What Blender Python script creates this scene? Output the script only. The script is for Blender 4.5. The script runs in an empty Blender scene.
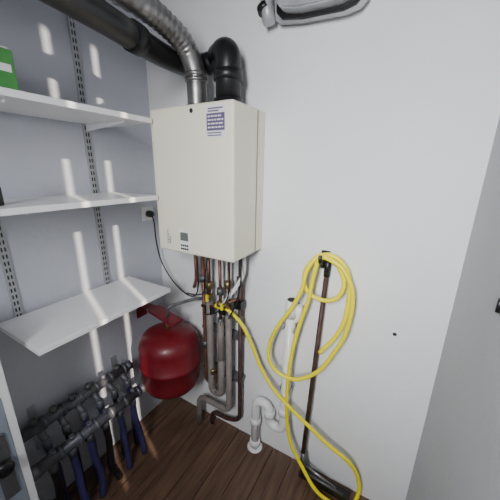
import bpy, bmesh, math, random
from mathutils import Vector, Matrix
random.seed(3)
COL=bpy.context.collection
XW,D,XR,CE=-1.32,1.18,0.203,2.9

# ---------------- materials
def mat(name,col,rough=.5,metal=0,noise=0,nscale=8,bump=0,bscale=60,coat=0,spec=.5):
    m=bpy.data.materials.new(name);m.use_nodes=True
    nt=m.node_tree;b=nt.nodes['Principled BSDF']
    b.inputs['Roughness'].default_value=rough;b.inputs['Metallic'].default_value=metal
    b.inputs['Coat Weight'].default_value=coat;b.inputs['Specular IOR Level'].default_value=spec
    tc=nt.nodes.new('ShaderNodeTexCoord')
    n=nt.nodes.new('ShaderNodeTexNoise');n.inputs['Scale'].default_value=nscale;n.inputs['Detail'].default_value=5
    nt.links.new(tc.outputs['Object'],n.inputs['Vector'])
    r=nt.nodes.new('ShaderNodeValToRGB')
    r.color_ramp.elements[0].position=.35;r.color_ramp.elements[1].position=.68
    k=1-noise
    r.color_ramp.elements[0].color=(col[0]*k,col[1]*k,col[2]*k,1);r.color_ramp.elements[1].color=(*col,1)
    nt.links.new(n.outputs['Fac'],r.inputs['Fac']);nt.links.new(r.outputs['Color'],b.inputs['Base Color'])
    if bump:
        n2=nt.nodes.new('ShaderNodeTexNoise');n2.inputs['Scale'].default_value=bscale;n2.inputs['Detail'].default_value=6
        nt.links.new(tc.outputs['Object'],n2.inputs['Vector'])
        bp=nt.nodes.new('ShaderNodeBump');bp.inputs['Strength'].default_value=bump;bp.inputs['Distance'].default_value=.01
        nt.links.new(n2.outputs['Fac'],bp.inputs['Height']);nt.links.new(bp.outputs['Normal'],b.inputs['Normal'])
    return m
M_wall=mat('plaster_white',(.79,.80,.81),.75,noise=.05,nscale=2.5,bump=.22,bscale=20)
M_wallL_shaded=mat('plaster_shelf_shaded',(.52,.54,.60),.8,noise=.07,nscale=3,bump=.22,bscale=20)  # plaster toned down so the shelf wall's shade sits in its colour
M_wallR_shaded=mat('plaster_side_shaded',(.52,.53,.56),.8,noise=.05,nscale=2.5,bump=.2,bscale=25)  # darker copy of the plaster, painting in the right wall's shade
M_unseen_dark=mat('unseen_bounce_dark',(.26,.27,.29),.85,noise=.05,nscale=2.5)  # unseen front wall and ceiling kept dark to hold down bounced light
M_boiler=mat('cream_enamel',(.84,.785,.64),.30,noise=.02)
M_boilerseam=mat('boiler_seam',(.25,.24,.22),.6)
M_shelf=mat('white_melamine',(.84,.84,.86),.35,noise=.02)
M_rail=mat('rail_grey',(.42,.43,.45),.4,.4)
M_slot=mat('slot_dark',(.02,.02,.02),.8)
M_red=mat('vessel_red',(.17,.006,.014),.42,noise=.2,coat=.1)
M_black=mat('black_plastic',(.009,.009,.010),.38,noise=.2)
M_alu=mat('brushed_aluminium',(.40,.39,.38),.36,.9,noise=.4,nscale=14)
M_grey=mat('grey_metal',(.15,.15,.155),.45,.5,noise=.3,nscale=18)
M_mani=mat('manifold_grey',(.15,.155,.18),.45,.35,noise=.45,nscale=18)
M_lgrey=mat('grey_insulation',(.24,.21,.195),.6,noise=.3,nscale=20)
M_copper=mat('copper_aged',(.24,.11,.075),.5,.5,noise=.5,nscale=15)
M_brass=mat('brass',(.34,.25,.11),.4,.8,noise=.3)
M_yel=mat('yellow_rubber',(.90,.78,.0),.42,noise=.03,coat=.1)
M_pvc=mat('pvc_white',(.82,.82,.82),.25,noise=.05)
M_rust=mat('rusty_steel',(.085,.04,.037),.55,.2,noise=.5,nscale=22,bump=.3)
M_blue=mat('blue_pex',(.045,.042,.14),.4,noise=.4)
M_purple=mat('label_purple',(.12,.09,.18),.5)
M_white=mat('paper_white',(.75,.75,.78),.5)
M_green=mat('carton_green',(.07,.30,.07),.5,noise=.2)
M_fix=mat('cast_zinc',(.50,.51,.53),.38,.25,noise=.35,nscale=10)
M_panel=mat('panel_grey',(.26,.30,.36),.45,noise=.1)
M_screen=mat('lcd_grey',(.12,.14,.13),.25)

def floor_mat():
    m=bpy.data.materials.new('dark_floorboards');m.use_nodes=True
    nt=m.node_tree;b=nt.nodes['Principled BSDF'];L=nt.links.new
    tc=nt.nodes.new('ShaderNodeTexCoord')
    mp=nt.nodes.new('ShaderNodeMapping');mp.inputs['Scale'].default_value=(26,2.2,1);L(tc.outputs['Object'],mp.inputs[0])
    n=nt.nodes.new('ShaderNodeTexNoise');n.inputs['Scale'].default_value=1.6;n.inputs['Detail'].default_value=7;L(mp.outputs[0],n.inputs['Vector'])
    r=nt.nodes.new('ShaderNodeValToRGB')
    r.color_ramp.elements[0].position=.25;r.color_ramp.elements[0].color=(.055,.030,.020,1)
    r.color_ramp.elements[1].position=.75;r.color_ramp.elements[1].color=(.17,.098,.062,1)
    L(n.outputs['Fac'],r.inputs['Fac'])
    L(r.outputs['Color'],b.inputs['Base Color'])
    b.inputs['Roughness'].default_value=.5
    bp=nt.nodes.new('ShaderNodeBump');bp.inputs['Strength'].default_value=.3;bp.inputs['Distance'].default_value=.004
    L(n.outputs['Fac'],bp.inputs['Height']);L(bp.outputs['Normal'],b.inputs['Normal'])
    return m
M_floor=floor_mat()

# ---------------- mesh helpers
def finish(name,bm,mats,parent=None,smooth=False):
    me=bpy.data.meshes.new(name);bm.to_mesh(me);bm.free()
    o=bpy.data.objects.new(name,me);COL.objects.link(o)
    for m in (mats if isinstance(mats,(list,tuple)) else [mats]): me.materials.append(m)
    if smooth:
        for p in me.polygons:p.use_smooth=True
    if parent:o.parent=parent
    return o
def empty(name,loc=(0,0,0)):
    o=bpy.data.objects.new(name,None);COL.objects.link(o);return o
def addbox(bm,mn,mx,mi=0):
    vs=[bm.verts.new((x,y,z)) for x in(mn[0],mx[0]) for y in(mn[1],mx[1]) for z in(mn[2],mx[2])]
    F=[(0,1,3,2),(4,6,7,5),(0,4,5,1),(2,3,7,6),(0,2,6,4),(1,5,7,3)]
    fs=[]
    for f in F:
        q=bm.faces.new([vs[i] for i in f]);q.material_index=mi;fs.append(q)
    return vs,fs
def box(name,mn,mx,m,parent=None,bev=0,seg=3):
    bm=bmesh.new();addbox(bm,mn,mx)
    if bev:bmesh.ops.bevel(bm,geom=bm.edges[:],offset=bev,segments=seg,profile=.5,affect='EDGES')
    bmesh.ops.recalc_face_normals(bm,faces=bm.faces)
    return finish(name,bm,m,parent,False)
def boxes(name,lst,mats,parent=None):
    bm=bmesh.new()
    for l in lst:addbox(bm,l[0],l[1],l[2] if len(l)>2 else 0)
    bmesh.ops.recalc_face_normals(bm,faces=bm.faces)
    return finish(name,bm,mats,parent)
def smoothpath(P,n=8):
    P=[Vector(p) for p in P];out=[]
    for i in range(len(P)-1):
        p0=P[i-1] if i>0 else P[0]*2-P[1];p1=P[i];p2=P[i+1];p3=P[i+2] if i+2<len(P) else P[i+1]*2-P[i]
        for k in range(n):
            t=k/n
            out.append(.5*((2*p1)+(p2-p0)*t+(2*p0-5*p1+4*p2-p3)*t*t+(3*p1-p0-3*p2+p3)*t**3))
    out.append(P[-1]);return out
def rounded(P,r,n=6):
    P=[Vector(p) for p in P];out=[P[0]]
    for i in range(1,len(P)-1):
        a=(P[i-1]-P[i]);b=(P[i+1]-P[i]);rr=min(r,a.length*.49,b.length*.49)
        A=P[i]+a.normalized()*rr;B=P[i]+b.normalized()*rr
        for k in range(n+1):
            t=k/n;out.append(A*(1-t)**2+P[i]*2*t*(1-t)+B*t*t)
    out.append(P[-1]);return out
def tube(name,path,r,m,parent=None,seg=16,rfun=None,caps=True):
    bm=bmesh.new();rings=[];N=len(path)
    path=[Vector(p) for p in path]
    t0=(path[1]-path[0]).normalized();ref=Vector((0,0,1)) if abs(t0.z)<.9 else Vector((1,0,0))
    u=(ref-t0*ref.dot(t0)).normalized()
    for i,p in enumerate(path):
        t=(path[min(i+1,N-1)]-path[max(i-1,0)])
        if t.length<1e-9:t=t0
        t=t.normalized();u=(u-t*u.dot(t)).normalized();v=t.cross(u)
        rr=rfun(i,p) if rfun else r
        rings.append([bm.verts.new(p+(u*math.cos(2*math.pi*k/seg)+v*math.sin(2*math.pi*k/seg))*rr) for k in range(seg)])
    for a,b in zip(rings,rings[1:]):
        for k in range(seg):bm.faces.new((a[k],a[(k+1)%seg],b[(k+1)%seg],b[k])).smooth=True
    if caps:
        bm.faces.new(rings[0][::-1]);bm.faces.new(rings[-1])
    bmesh.ops.recalc_face_normals(bm,faces=bm.faces)
    return finish(name,bm,m,parent)
def cyl(name,a,b,r,m,parent=None,seg=20,r2=None):
    if r2 is None:r2=r
    return tube(name,[a,b],r,m,parent,seg,lambda i,p:r if i==0 else r2)
def lathe(name,prof,c,m,parent=None,seg=48,axis='Z'):
    bm=bmesh.new();rings=[]
    for (r,h) in prof:
        ring=[]
        for k in range(seg):
            a=2*math.pi*k/seg;x,y=r*math.cos(a),r*math.sin(a)
            v={'Z':(x,y,h),'Y':(x,h,y),'X':(h,x,y)}[axis]
            ring.append(bm.verts.new(Vector(v)+Vector(c)))
        rings.append(ring)
    for a,b in zip(rings,rings[1:]):
        for k in range(seg):bm.faces.new((a[k],a[(k+1)%seg],b[(k+1)%seg],b[k])).smooth=True
    bm.faces.new(rings[0]);bm.faces.new(rings[-1])
    bmesh.ops.remove_doubles(bm,verts=bm.verts,dist=1e-6)
    bmesh.ops.recalc_face_normals(bm,faces=bm.faces)
    return finish(name,bm,m,parent)

# ---------------- room shell
YB=-1.3
box('wall_left',(XW-.1,YB,-.02),(XW,D+.1,CE),M_wallL_shaded)
box('wall_back',(XW,D,-.02),(XR,D+.1,CE),M_wall)
S1,S2,sw=.112,.308,.028  # slits in the unseen wall part, shaped to let narrow sun streaks through
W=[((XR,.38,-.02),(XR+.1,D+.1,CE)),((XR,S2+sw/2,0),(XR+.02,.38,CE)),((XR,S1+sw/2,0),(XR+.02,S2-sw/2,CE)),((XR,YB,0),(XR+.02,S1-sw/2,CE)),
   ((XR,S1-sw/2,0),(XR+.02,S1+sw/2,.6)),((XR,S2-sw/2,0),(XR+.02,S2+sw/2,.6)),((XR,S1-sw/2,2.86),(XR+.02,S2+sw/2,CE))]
boxes('wall_right',W,M_wallR_shaded)
box('wall_front',(XW-.1,YB-.1,-.02),(XR+.1,YB,CE),M_unseen_dark)
box('ceiling',(XW-.1,YB-.1,CE),(XR+.1,D+.1,CE+.1),M_unseen_dark)
fl=[];x=XW;i=0
while x<XR:
    w=.118;fl.append(((x+.0015,YB,-.02),(min(x+w,XR),D,0.0-.0008*(i%2))));x+=w+.002;i+=1
fl.append(((XW,YB,-.03),(XR,D,-.012)))
boxes('floor',fl,M_floor)
lathe('wall_plug',[(0,-.001),(.006,-.0015),(.008,0)],(.035,D,.955),M_slot,seg=16,axis='Y')
lt=empty('door_latch')
box('keep',(XR-.006,.675,1.325),(XR,.715,1.365),M_grey,lt,.002,1)
cyl('bolt',(XR-.009,.70,1.330),(XR-.009,.70,1.36),.004,M_black,lt,10)

# ---------------- boiler
B=empty('combi_boiler')
BX0,BX1,BY,BZ0,BZ1=-1.032,-.597,.918,1.225,1.85
box('casing',(BX0+.003,BY+.03,BZ0+.004),(BX1-.003,D-.001,BZ1-.002),M_boiler,B,.004,2)
box('front_cover',(BX0,BY,BZ0),(BX1,BY+.19,BZ1),M_boiler,B,.012,4)
box('side_seam',(BX1-.0025,BY+.189,BZ0+.01),(BX1-.0005,BY+.192,BZ1-.006),M_boilerseam,B)
box('underside_tray',(BX0+.03,BY+.04,BZ0-.012),(BX1-.03,D-.02,BZ0+.01),M_slot,B)
box('display_frame',(-.893,BY-.003,1.236),(-.832,BY+.004,1.335),M_pvc,B,.003,2)
box('display_screen',(-.886,BY-.005,1.288),(-.839,BY-.001,1.327),M_screen,B,.001,1)
boxes('display_buttons',[((-.884+.012*i,BY-.006,1.262),(-.876+.012*i,BY-.001,1.270)) for i in range(4)]+[((-.884+.012*i,BY-.006,1.246),(-.876+.012*i,BY-.001,1.254)) for i in range(4)],M_slot,B)
sb=[((-.722,BY-.0008,1.722),(-.632,BY+.001,1.836),0)]
sb.append(((-.719,BY-.0016,1.812),(-.635,BY-.0006,1.833),0))
sb.append(((-.719,BY-.0016,1.747),(-.635,BY-.0006,1.808),1))
for z,a in((1.822,.0),(1.813,.02)):sb.append(((-.712,BY-.0022,z),(-.642-a,BY-.0012,z+.005),1))
for z,a in((1.795,.01),(1.782,0),(1.769,.012),(1.756,.0)):
    x=-.713
    while x<-.645-a:
        w=random.uniform(.008,.018);sb.append(((x,BY-.0022,z),(min(x+w,-.641),BY-.0012,z+.005),0));x+=w+.004
for z in(1.728,1.737):sb.append(((-.716,BY-.0022,z),(-.65,BY-.0012,z+.004),1))
boxes('energy_label',sb,[M_white,M_purple],B)
lathe('badge_ring',[(.005,-.001),(.009,-.001),(.009,.001),(.005,.001)],(-.795,BY,1.825),M_slot,B,20,'Y')
boxes('brand_lettering',[((-.972,BY-.001,1.262+.014*i),(-.964+.004*(i%2),BY+.001,1.271+.014*i)) for i in range(5)]+[((-.957,BY-.001,1.262),(-.950,BY+.001,1.30))],M_rail,B)

# ---------------- flue pipes
F=empty('silver_flue_pipe')
p=smoothpath([(-.86,1.035,1.851),(-.86,1.035,1.93),(-.862,1.03,2.0),(-.872,.985,2.08),(-.885,.90,2.122),(-.90,.80,2.145),(-.935,.62,2.165),(-.965,.35,2.17),(-.975,-.1,2.17)],14)
def corr(i,p):
    return .042+(.0025*math.sin(i*1.9) if 38<i else 0)
tube('duct',p,.042,M_alu,F,28,corr)
for z in(1.862,1.965,1.985):lathe('collar_%d'%int(z*1000),[(.042,-.008),(.047,-.007),(.048,0),(.047,.007),(.042,.008)],(-.86,1.034,z),M_alu,F,32)
F=empty('black_flue_pipe')
cyl('boiler_collar',(-.715,1.06,1.852),(-.715,1.06,1.885),.06,M_black,F,32)
p=rounded([(-.715,1.06,1.855),(-.715,1.06,2.065),(-.80,1.115,2.065)],.07,8)
tube('elbow',p,.052,M_black,F,28)
lathe('elbow_socket',[(.052,-.02),(.059,-.018),(.06,0),(.059,.018),(.052,.02)],(-.715,1.06,1.97),M_black,F,32)
p=rounded([(-.78,1.122,2.06),(-.955,1.125,2.05),(-.95,.95,2.04),(-.86,.5,2.04),(-.83,-.1,2.04)],.09,8)
tube('duct',p,.043,M_black,F,28)
tube('duct_collar',[(-.918,.80,2.04),(-.910,.755,2.04)],.049,M_black,F,28)

# ---------------- fixture high on back wall
V=empty('extractor_fan')
def shell(name,outline,y0,y1,bev,m):
    bm=bmesh.new();a=[bm.verts.new((x,y0,z)) for x,z in outline];b=[bm.verts.new((x,y1,z)) for x,z in outline]
    bm.faces.new(a);bm.faces.new(b[::-1]);n=len(a)
    for k in range(n):bm.faces.new((a[k],b[k],b[(k+1)%n],a[(k+1)%n]))
    bmesh.ops.bevel(bm,geom=bm.edges[:],offset=bev,segments=2,affect='EDGES')
    bmesh.ops.recalc_face_normals(bm,faces=bm.faces)
    return finish(name,bm,m,V)
shell('housing',[(-.53,2.40),(-.525,2.19),(-.505,2.165),(-.44,2.150),(-.30,2.145),(-.262,2.155),(-.245,2.18),(-.245,2.40)],1.08,D-.001,.006,M_fix)
shell('back_flange',[(-.56,2.42),(-.555,2.165),(-.53,2.142),(-.44,2.130),(-.28,2.122),(-.235,2.13),(-.212,2.155),(-.212,2.42)],1.14,1.150,.003,M_fix)
shell('dark_gasket',[(-.545,2.41),(-.54,2.175),(-.517,2.152),(-.44,2.139),(-.29,2.132),(-.248,2.141),(-.228,2.165),(-.228,2.41)],1.125,1.14,.002,M_black)
shell('front_ridge',[(-.48,2.38),(-.475,2.195),(-.45,2.175),(-.32,2.17),(-.295,2.185),(-.29,2.38)],1.06,1.081,.004,M_grey)
tube('inlet_stub',rounded([(-.59,1.12,2.45),(-.585,1.12,2.24),(-.565,1.12,2.145)],.05),.024,M_fix,V,20)
tube('inlet_clamp',[(-.59,1.12,2.205),(-.582,1.12,2.185)],.029,M_black,V,20)

# ---------------- shelving
SX=XW+.317
rails=[.41,.80]
for ry in rails:
    R=empty('shelf_rail')
    bx=[((XW,ry-.0125,1.0 if ry<.5 else .96),(XW+.012,ry+.0125,2.35),0)]
    z=1.01
    while z<2.34:
        bx.append(((XW+.010,ry-.008,z),(XW+.0128,ry-.003,z+.016),1));bx.append(((XW+.010,ry+.003,z),(XW+.0128,ry+.008,z+.016),1));z+=.028
    boxes('slotted_standard',bx,[M_rail,M_slot],R)
for zz,y0,y1,sx in((1.810,-.2,.905,SX),(1.486,-.2,.908,SX),(1.018,.335,.928,SX+.015)):
    S=empty('wall_shelf')
    box('board',(XW+.014,y0,zz-.021),(sx,y1,zz),M_shelf,S,.0015,1)
    for ry in rails:
        bm=bmesh.new()
        pts=[(XW+.0135,zz-.0215),(SX-.05,zz-.0215),(SX-.05,zz-.03),(XW+.0135,zz-.05)]
        a=[bm.verts.new((x,ry-.003,z)) for x,z in pts];b=[bm.verts.new((x,ry+.003,z)) for x,z in pts]
        bm.faces.new(a);bm.faces.new(b[::-1])
        for k in range(4):bm.faces.new((a[k],b[k],b[(k+1)%4],a[(k+1)%4]))
        bmesh.ops.recalc_face_normals(bm,faces=bm.faces)
        finish('bracket_%d'%int(ry*100),bm,M_shelf,S)
C=empty('green_carton')
box('carton',(-1.22,.24,1.81),(-1.06,.458,1.925),M_green,C,.002,1)
box('carton_label',(-1.0602,.27,1.865),(-1.0585,.448,1.885),M_white,C)
box('carton_flap',(-1.215,.245,1.925),(-1.065,.45,1.93),M_white,C)
C=empty('spray_can')
lathe('body',[(0,0),(.018,0),(.019,.004),(.019,.055),(.012,.064),(.012,.07)],(-1.10,.355,1.486),M_black,C,24)
lathe('cap',[(.0125,.07),(.0125,.095),(.009,.1),(0,.1)],(-1.10,.355,1.486),M_slot,C,24)

# outlet + cord
O=empty('wall_socket')
box('plate',(XW,1.06,1.31),(XW+.012,1.14,1.39),M_pvc,O,.003,2)
lathe('plug',[(0,.045),(.016,.045),(.02,.03),(.02,.012),(.0,.012)],(XW,1.10,1.35),M_black,O,20,'X')
tube('power_cord',smoothpath([(XW+.04,1.10,1.345),(XW+.055,1.10,1.30),(XW+.05,1.11,1.18),(XW+.07,1.12,1.06),(-1.17,1.13,.94),(-1.05,1.13,.88),(-.985,1.13,.92),(-.975,1.13,1.08),(-.975,1.12,1.20)]),.004,M_black,O,8)

# ---------------- expansion vessel
E=empty('expansion_vessel')
R=.170;c=(-1.085,.985,0)
prof=[(0.0,.325),(.06,.328),(.11,.340),(.145,.36),(.164,.388),(R,.42),(R,.51),(R+.005,.514),(R+.005,.530),(R,.534),(R,.63),(.164,.662),(.145,.69),(.11,.71),(.06,.722),(.02,.725),(0,.725)]
lathe('tank',prof,c,M_red,E,64)
cyl('neck',(c[0],c[1],.72),(c[0],c[1],.78),.014,M_brass,E)
cyl('valve_cap',(c[0],c[1],.295),(c[0],c[1],.328),.02,M_black,E)
bm=bmesh.new()
vs,_=addbox(bm,(-.10,-.045,-.006),(.10,.045,.006));bmesh.ops.bevel(bm,geom=bm.edges[:],offset=.004,segments=2,affect='EDGES')
bmesh.ops.rotate(bm,verts=bm.verts,cent=(0,0,0),matrix=Matrix.Rotation(math.radians(12),3,'Y'))
bmesh.ops.translate(bm,verts=bm.verts,vec=(c[0]-.02,c[1],.80))
finish('bracket_plate',bm,M_red,E)
boxes('wall_bracket',[((XW,.975,.805),(c[0]-.09,1.015,.82)),((XW,.96,.73),(XW+.006,1.03,.87))],M_red,E)
tube('feed_pipe',rounded([(c[0],c[1],.80),(c[0],c[1],.86),(-1.0,1.10,.88),(-.95,1.12,.89)],.03),.009,M_grey,E,12)

# ---------------- pipework under boiler
P=empty('boiler_pipework')
zb=BZ0-.014
def pipe(n,pts,r,m,rf=.04,seg=16):tube(n,rounded(pts,rf),r,m,P,seg)
pipe('copper_1',[(-.93,1.12,zb),(-.93,1.12,.62),(-.93,1.12,.33),(-.86,1.12,.33),(-.86,1.12,.45)],.011,M_copper)
pipe('grey_1',[(-.875,1.10,.93),(-.875,1.10,.30),(-.80,1.10,.30),(-.80,1.10,.55)],.02,M_lgrey,.05)
pipe('copper_2',[(-.875,1.10,zb),(-.875,1.10,.9)],.011,M_copper)
pipe('grey_2',[(-.80,1.10,.80),(-.80,1.10,.50)],.019,M_lgrey)
pipe('copper_3',[(-.80,1.10,zb),(-.80,1.10,.78)],.009,M_copper)
pipe('grey_3',[(-.74,1.09,.86),(-.74,1.09,.22),(-.83,1.09,.22),(-.97,1.09,.22),(-.97,1.09,.002)],.018,M_lgrey,.06)
pipe('copper_4',[(-.75,1.11,zb),(-.75,1.11,.84)],.008,M_copper)
pipe('rust_pipe',[(-.69,1.13,zb),(-.69,1.13,.14),(-.78,1.13,.10),(-.90,1.13,.10),(-.90,1.13,.002)],.013,M_rust,.05)
pipe('gas_pipe',[(-.66,1.11,zb),(-.66,1.11,1.10),(-.70,1.09,1.02),(-.76,1.07,.93)],.010,M_pvc,.03)
pipe('cross_pipe',[(-.93,1.10,.86),(-.80,1.08,.90),(-.69,1.11,.96)],.008,M_copper,.03)
pipe('waste_flex',[(-.98,1.12,zb),(-.98,1.12,1.0),(-1.0,1.12,.95)],.010,M_copper,.03)
for i,(x,z,m) in enumerate([(-.93,1.02,M_grey),(-.875,1.0,M_brass),(-.80,.98,M_grey),(-.75,1.03,M_brass),(-.69,1.06,M_grey),(-.875,.92,M_grey),(-.80,.80,M_grey),(-.74,.86,M_grey),(-.93,.60,M_grey),(-.86,.45,M_brass),(-.69,.84,M_grey)]):
    yy=1.10 if -.92<x<-.7 else 1.12
    cyl('nut_%d'%i,(x,yy,z-.018),(x,yy,z+.018),.02,m,P,6)
for i,(x,z,m) in enumerate([(-.84,.955,M_yel),(-.745,.93,M_yel)]):
    cyl('valve_stem_%d'%i,(x,1.10,z),(x,1.04,z),.007,M_brass,P)
    boxes('valve_handle_%d'%i,[((x-.006,1.032,z-.018),(x+.006,1.042,z+.018))],m,P)
cyl('valve_body',(-.79,1.06,.93),(-.745,1.10,.905),.018,M_brass,P,12)
boxes('valve_block',[((-.80,1.08,.855),(-.755,1.12,.90)),((-.90,1.085,.83),(-.855,1.12,.875)),((-.715,1.10,.90),(-.67,1.14,.945))],M_black,P)
tube('control_cable',smoothpath([(-.83,1.05,zb),(-.84,1.03,1.1),(-.87,1.05,.98),(-.95,1.08,.93),(-1.04,1.10,.91)]),.004,M_black,P,8)
tube('sensor_cable',smoothpath([(-.72,1.05,zb),(-.70,1.04,1.1),(-.72,1.05,.98),(-.80,1.07,.87),(-.87,1.06,.84)]),.003,M_black,P,8)
tube('loop_cable',smoothpath([(-.66,1.06,zb),(-.64,1.05,1.1),(-.67,1.05,.96),(-.72,1.06,.86)]),.004,M_black,P,8)
for z in(.42,.70):
    boxes('pipe_clip_%d'%int(z*100),[((-.95,1.12,z),(-.68,D-.002,z+.02))],M_grey,P)

# ---------------- white waste pipe with s-trap
Wp=empty('waste_pipe_trap')
yy=1.13
pth=[(-.405,yy,1.01),(-.41,yy,.36)]
def arc(cx,cz,r,a0,a1,n=14):
    return [(cx+r*math.cos(math.radians(a0+(a1-a0)*k/n)),yy,cz+r*math.sin(math.radians(a0+(a1-a0)*k/n))) for k in range(n+1)]
pth+= arc(-.453,.27,.043,0,-180)+arc(-.539,.31,.043,0,180)+[(-.582,yy,.0)]
PR=.024
tube('pipe',pth,PR,M_pvc,Wp,24)
tube('top_socket',[(-.405,yy,.93),(-.405,yy,1.02)],.029,M_pvc,Wp,24)
cyl('socket_bore',(-.405,yy,1.0195),(-.405,yy,1.0205),.023,M_slot,Wp,24)
tube('side_branch',rounded([(-.405,yy,.90),(-.37,yy,.93),(-.365,yy,1.0)],.02),.014,M_pvc,Wp,16)
for x,z in((-.41,.36),(-.582,.20),(-.582,.04),(-.496,.30)):
    lathe('union_%d_%d'%(int(-x*1000),int(z*100)),[(PR,-.02),(.031,-.018),(.032,0),(.031,.018),(PR,.02)],(x,yy,z),M_pvc,Wp,24)
lathe('floor_collar',[(PR,.006),(.044,.005),(.046,0),(PR,0)],(-.582,yy,0),M_pvc,Wp,24)
for z in(.50,.86):
    boxes('clip_%d'%int(z*100),[((-.437,yy+.01,z),(-.378,D,z+.02)),((-.440,yy-.026,z),(-.434,yy+.02,z+.02)),((-.384,yy-.026,z),(-.378,yy+.02,z+.02))],M_rail,Wp)

# ---------------- wall hook + floor squeegee
H=empty('wall_hook')
box('plate',(-.30,D-.006,1.19),(-.262,D,1.27),M_black,H,.002,1)
tube('prong',rounded([(-.281,D-.004,1.24),(-.281,D-.09,1.235),(-.281,D-.095,1.27)],.02),.008,M_black,H,12)
tube('prong_low',rounded([(-.281,D-.004,1.21),(-.281,D-.05,1.205),(-.281,D-.055,1.225)],.01),.006,M_black,H,12)
Q=empty('floor_squeegee')
cyl('handle',(-.262,1.158,1.235),(-.285,1.11,.10),.011,M_rust,Q,16)
cyl('grip',(-.262,1.158,1.245),(-.2635,1.155,1.16),.014,M_black,Q,16)
cyl('socket',(-.283,1.113,.17),(-.262,1.11,.055),.014,M_grey,Q,16,.018)
boxes('head_bar',[((-.29,1.085,.022),(-.03,1.125,.055))],M_black,Q)
boxes('rubber_blade',[((-.285,1.10,0),(-.035,1.108,.022))],M_slot,Q)
tube('brace_1',[(-.27,1.105,.10),(-.10,1.105,.052)],.007,M_alu,Q,10)
tube('brace_2',[(-.27,1.09,.07),(-.06,1.09,.058)],.007,M_grey,Q,10)

# ---------------- yellow hose
HS=empty('yellow_garden_hose')
path=[(-.79,1.08,.90),(-.735,1.09,.885),(-.661,1.10,.82),(-.60,1.11,.70),(-.552,1.11,.60),(-.46,1.09,.51),(-.353,1.085,.440),(-.25,1.085,.38),(-.159,1.09,.322),(-.07,1.10,.275),(-.02,1.12,.20),(.005,1.12,.11),(-.01,1.09,.04),(-.06,1.07,.012),(-.13,1.06,.012),(-.20,1.06,.045),(-.28,1.08,.12),(-.345,1.085,.22),(-.372,1.09,.32),(-.385,1.09,.45),(-.385,1.09,.60),(-.375,1.09,.76),(-.355,1.10,.90),(-.32,1.10,1.05),(-.305,1.10,1.17),
 (-.285,1.105,1.252),(-.235,1.105,1.25),(-.18,1.10,1.215),(-.137,1.10,1.115),(-.145,1.10,.95),(-.19,1.10,.82),(-.245,1.095,.71),(-.338,1.08,.635),(-.43,1.075,.635),(-.485,1.075,.69),(-.49,1.08,.77),(-.455,1.08,.88),(-.39,1.085,1.0),(-.35,1.09,1.10),(-.335,1.095,1.19),
 (-.29,1.12,1.262),(-.22,1.12,1.235),(-.18,1.115,1.16),(-.20,1.11,1.09),(-.26,1.11,1.065),(-.33,1.11,1.09),(-.35,1.115,1.17),(-.315,1.125,1.24),
 (-.26,1.135,1.265),(-.20,1.135,1.24),(-.16,1.13,1.16),(-.16,1.125,1.0),(-.19,1.12,.90),(-.25,1.11,.80)]
tube('hose',smoothpath(path,10),.0096,M_yel,HS,12)
cyl('tap_coupling',(-.815,1.075,.908),(-.78,1.082,.895),.014,M_yel,HS,12)

# ---------------- underfloor heating manifold
U=empty('underfloor_heating_manifold')
ya,yb=.30,.80
for n,x,z in(('supply_bar',-1.25,.52),('return_bar',-1.15,.41)):
    tube(n,[(x,ya,z),(x,yb,z)],.026,M_mani,U,20)
    cyl(n+'_end_cap',(x,yb,z),(x,yb+.03,z),.028,M_mani,U,6)
    cyl(n+'_valve',(x,ya-.035,z),(x,ya,z),.03,M_mani,U,6)
for y in(.36,.76):
    boxes('wall_bracket_%d'%int(y*100),[((XW,y,.34),(XW+.006,y+.03,.58)),((XW,y,.49),(-1.24,y+.03,.496)),((XW,y,.375),(-1.16,y+.03,.381))],M_rail,U)
n=6
for i in range(n):
    y=ya+.05+i*(yb-ya-.10)/(n-1)
    lathe('bar_joint_%d'%i,[(.026,-.008),(.031,-.007),(.031,.007),(.026,.008)],(-1.25,y+.035,.52),M_mani,U,20,'Y')
    lathe('bar_joint_low_%d'%i,[(.026,-.008),(.031,-.007),(.031,.007),(.026,.008)],(-1.15,y+.035,.41),M_mani,U,20,'Y')
    cyl('actuator_%d'%i,(-1.25,y,.54),(-1.25,y,.565),.017,M_grey if i%2 else M_mani,U,16,.014)
    cyl('flow_meter_%d'%i,(-1.15,y+.01,.43),(-1.15,y+.01,.45),.012,M_mani,U,12)
    cyl('elbow_rear_%d'%i,(-1.25,y+.012,.515),(-1.19,y+.012,.48),.014,M_mani,U,12)
    cyl('coupling_%d'%i,(-1.15,y,.35),(-1.15,y,.39),.019,M_mani,U,6)
    cyl('coupling_rear_%d'%i,(-1.19,y+.012,.44),(-1.19,y+.012,.49),.017,M_mani,U,6)
    tube('loop_front_%d'%i,smoothpath([(-1.15,y,.36),(-1.148,y+.005,.25),(-1.13,y+.015*(i%3-1),.12),(-1.125,y+.02*(i%2),0)]),.016,M_blue if i in(1,2,4,5) else M_black,U,12)
    tube('loop_rear_%d'%i,smoothpath([(-1.19,y+.012,.46),(-1.20,y+.03,.3),(-1.21,y+.035,.15),(-1.21,y+.035,0)]),.016,M_black if i in(1,4) else M_blue,U,12)

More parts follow.
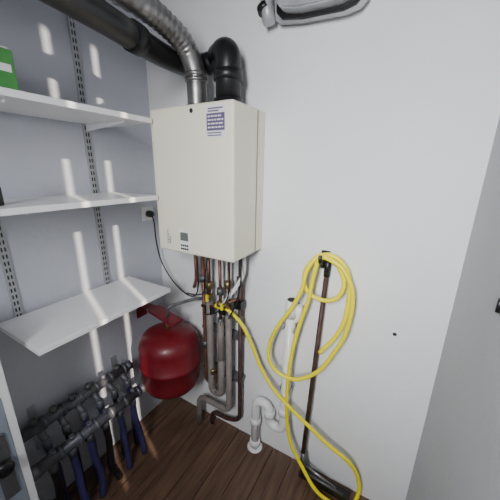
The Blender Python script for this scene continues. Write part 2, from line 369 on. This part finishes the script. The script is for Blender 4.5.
# ---------------- white cabinet at left edge
K=empty('meter_cabinet')
box('body',(XW+.002,-.25,0),(-1.012,.245,1.15),M_pvc,K,.004,2)
box('door_frame',(-1.012,-.245,.02),(-1.0,.245,1.145),M_shelf,K,.003,2)
box('door_inset',(-1.002,-.20,.10),(-.997,.222,.92),M_panel,K,.002,1)
box('lock_plate',(-.998,.165,.55),(-.990,.205,.80),M_grey,K,.003,2)
lathe('lock_knob',[(0,.03),(.02,.03),(.025,.024),(.025,.008),(.012,0)],(-.99,.18,.69),M_black,K,24,'X')

# ---------------- lights
w=bpy.data.worlds.new('sky');bpy.context.scene.world=w;w.use_nodes=True
w.node_tree.nodes['Background'].inputs[0].default_value=(.55,.70,1,1);w.node_tree.nodes['Background'].inputs[1].default_value=.6
sd=bpy.data.lights.new('sun','SUN');sd.energy=8.5;sd.angle=math.radians(.9);sd.color=(1,.88,.72)
so=bpy.data.objects.new('sun',sd);COL.objects.link(so)
so.rotation_euler=Vector((-.935,.355,-.45)).to_track_quat('-Z','Y').to_euler();so.location=(3,-1,3)
def area(n,loc,aim,sx,sy,e,c,spread=180):
    l=bpy.data.lights.new(n,'AREA');l.shape='RECTANGLE';l.size=sx;l.size_y=sy;l.energy=e;l.color=c;l.spread=math.radians(spread)
    o=bpy.data.objects.new(n,l);COL.objects.link(o);o.location=loc
    o.rotation_euler=(Vector(aim)-Vector(loc)).to_track_quat('-Z','Y').to_euler()
area('rear_daylight_fill',(-.12,-.8,1.95),(-.15,1.2,1.25),.30,.8,19,(.97,.98,1.0),105)  # unseen fill lamp added behind the camera for light from the door opening

# ---------------- camera
yaw,pit,rol,f=[29.469,16.171,.979,275.36]
y,pi,r=[math.radians(a) for a in(yaw,pit,rol)]
fw=Vector((-math.sin(y)*math.cos(pi),math.cos(y)*math.cos(pi),-math.sin(pi)))
rt=Vector((math.cos(y),math.sin(y),0));up=rt.cross(fw)
rt2=rt*math.cos(r)+up*math.sin(r);up2=up*math.cos(r)-rt*math.sin(r)
mx=Matrix((rt2,up2,-fw)).transposed().to_4x4();mx.translation=Vector((0,0,1.604))
cd=bpy.data.cameras.new('camera');cd.sensor_width=36;cd.lens=f/500*36;cd.clip_start=.02
co=bpy.data.objects.new('camera',cd);COL.objects.link(co);co.matrix_world=mx
bpy.context.scene.camera=co
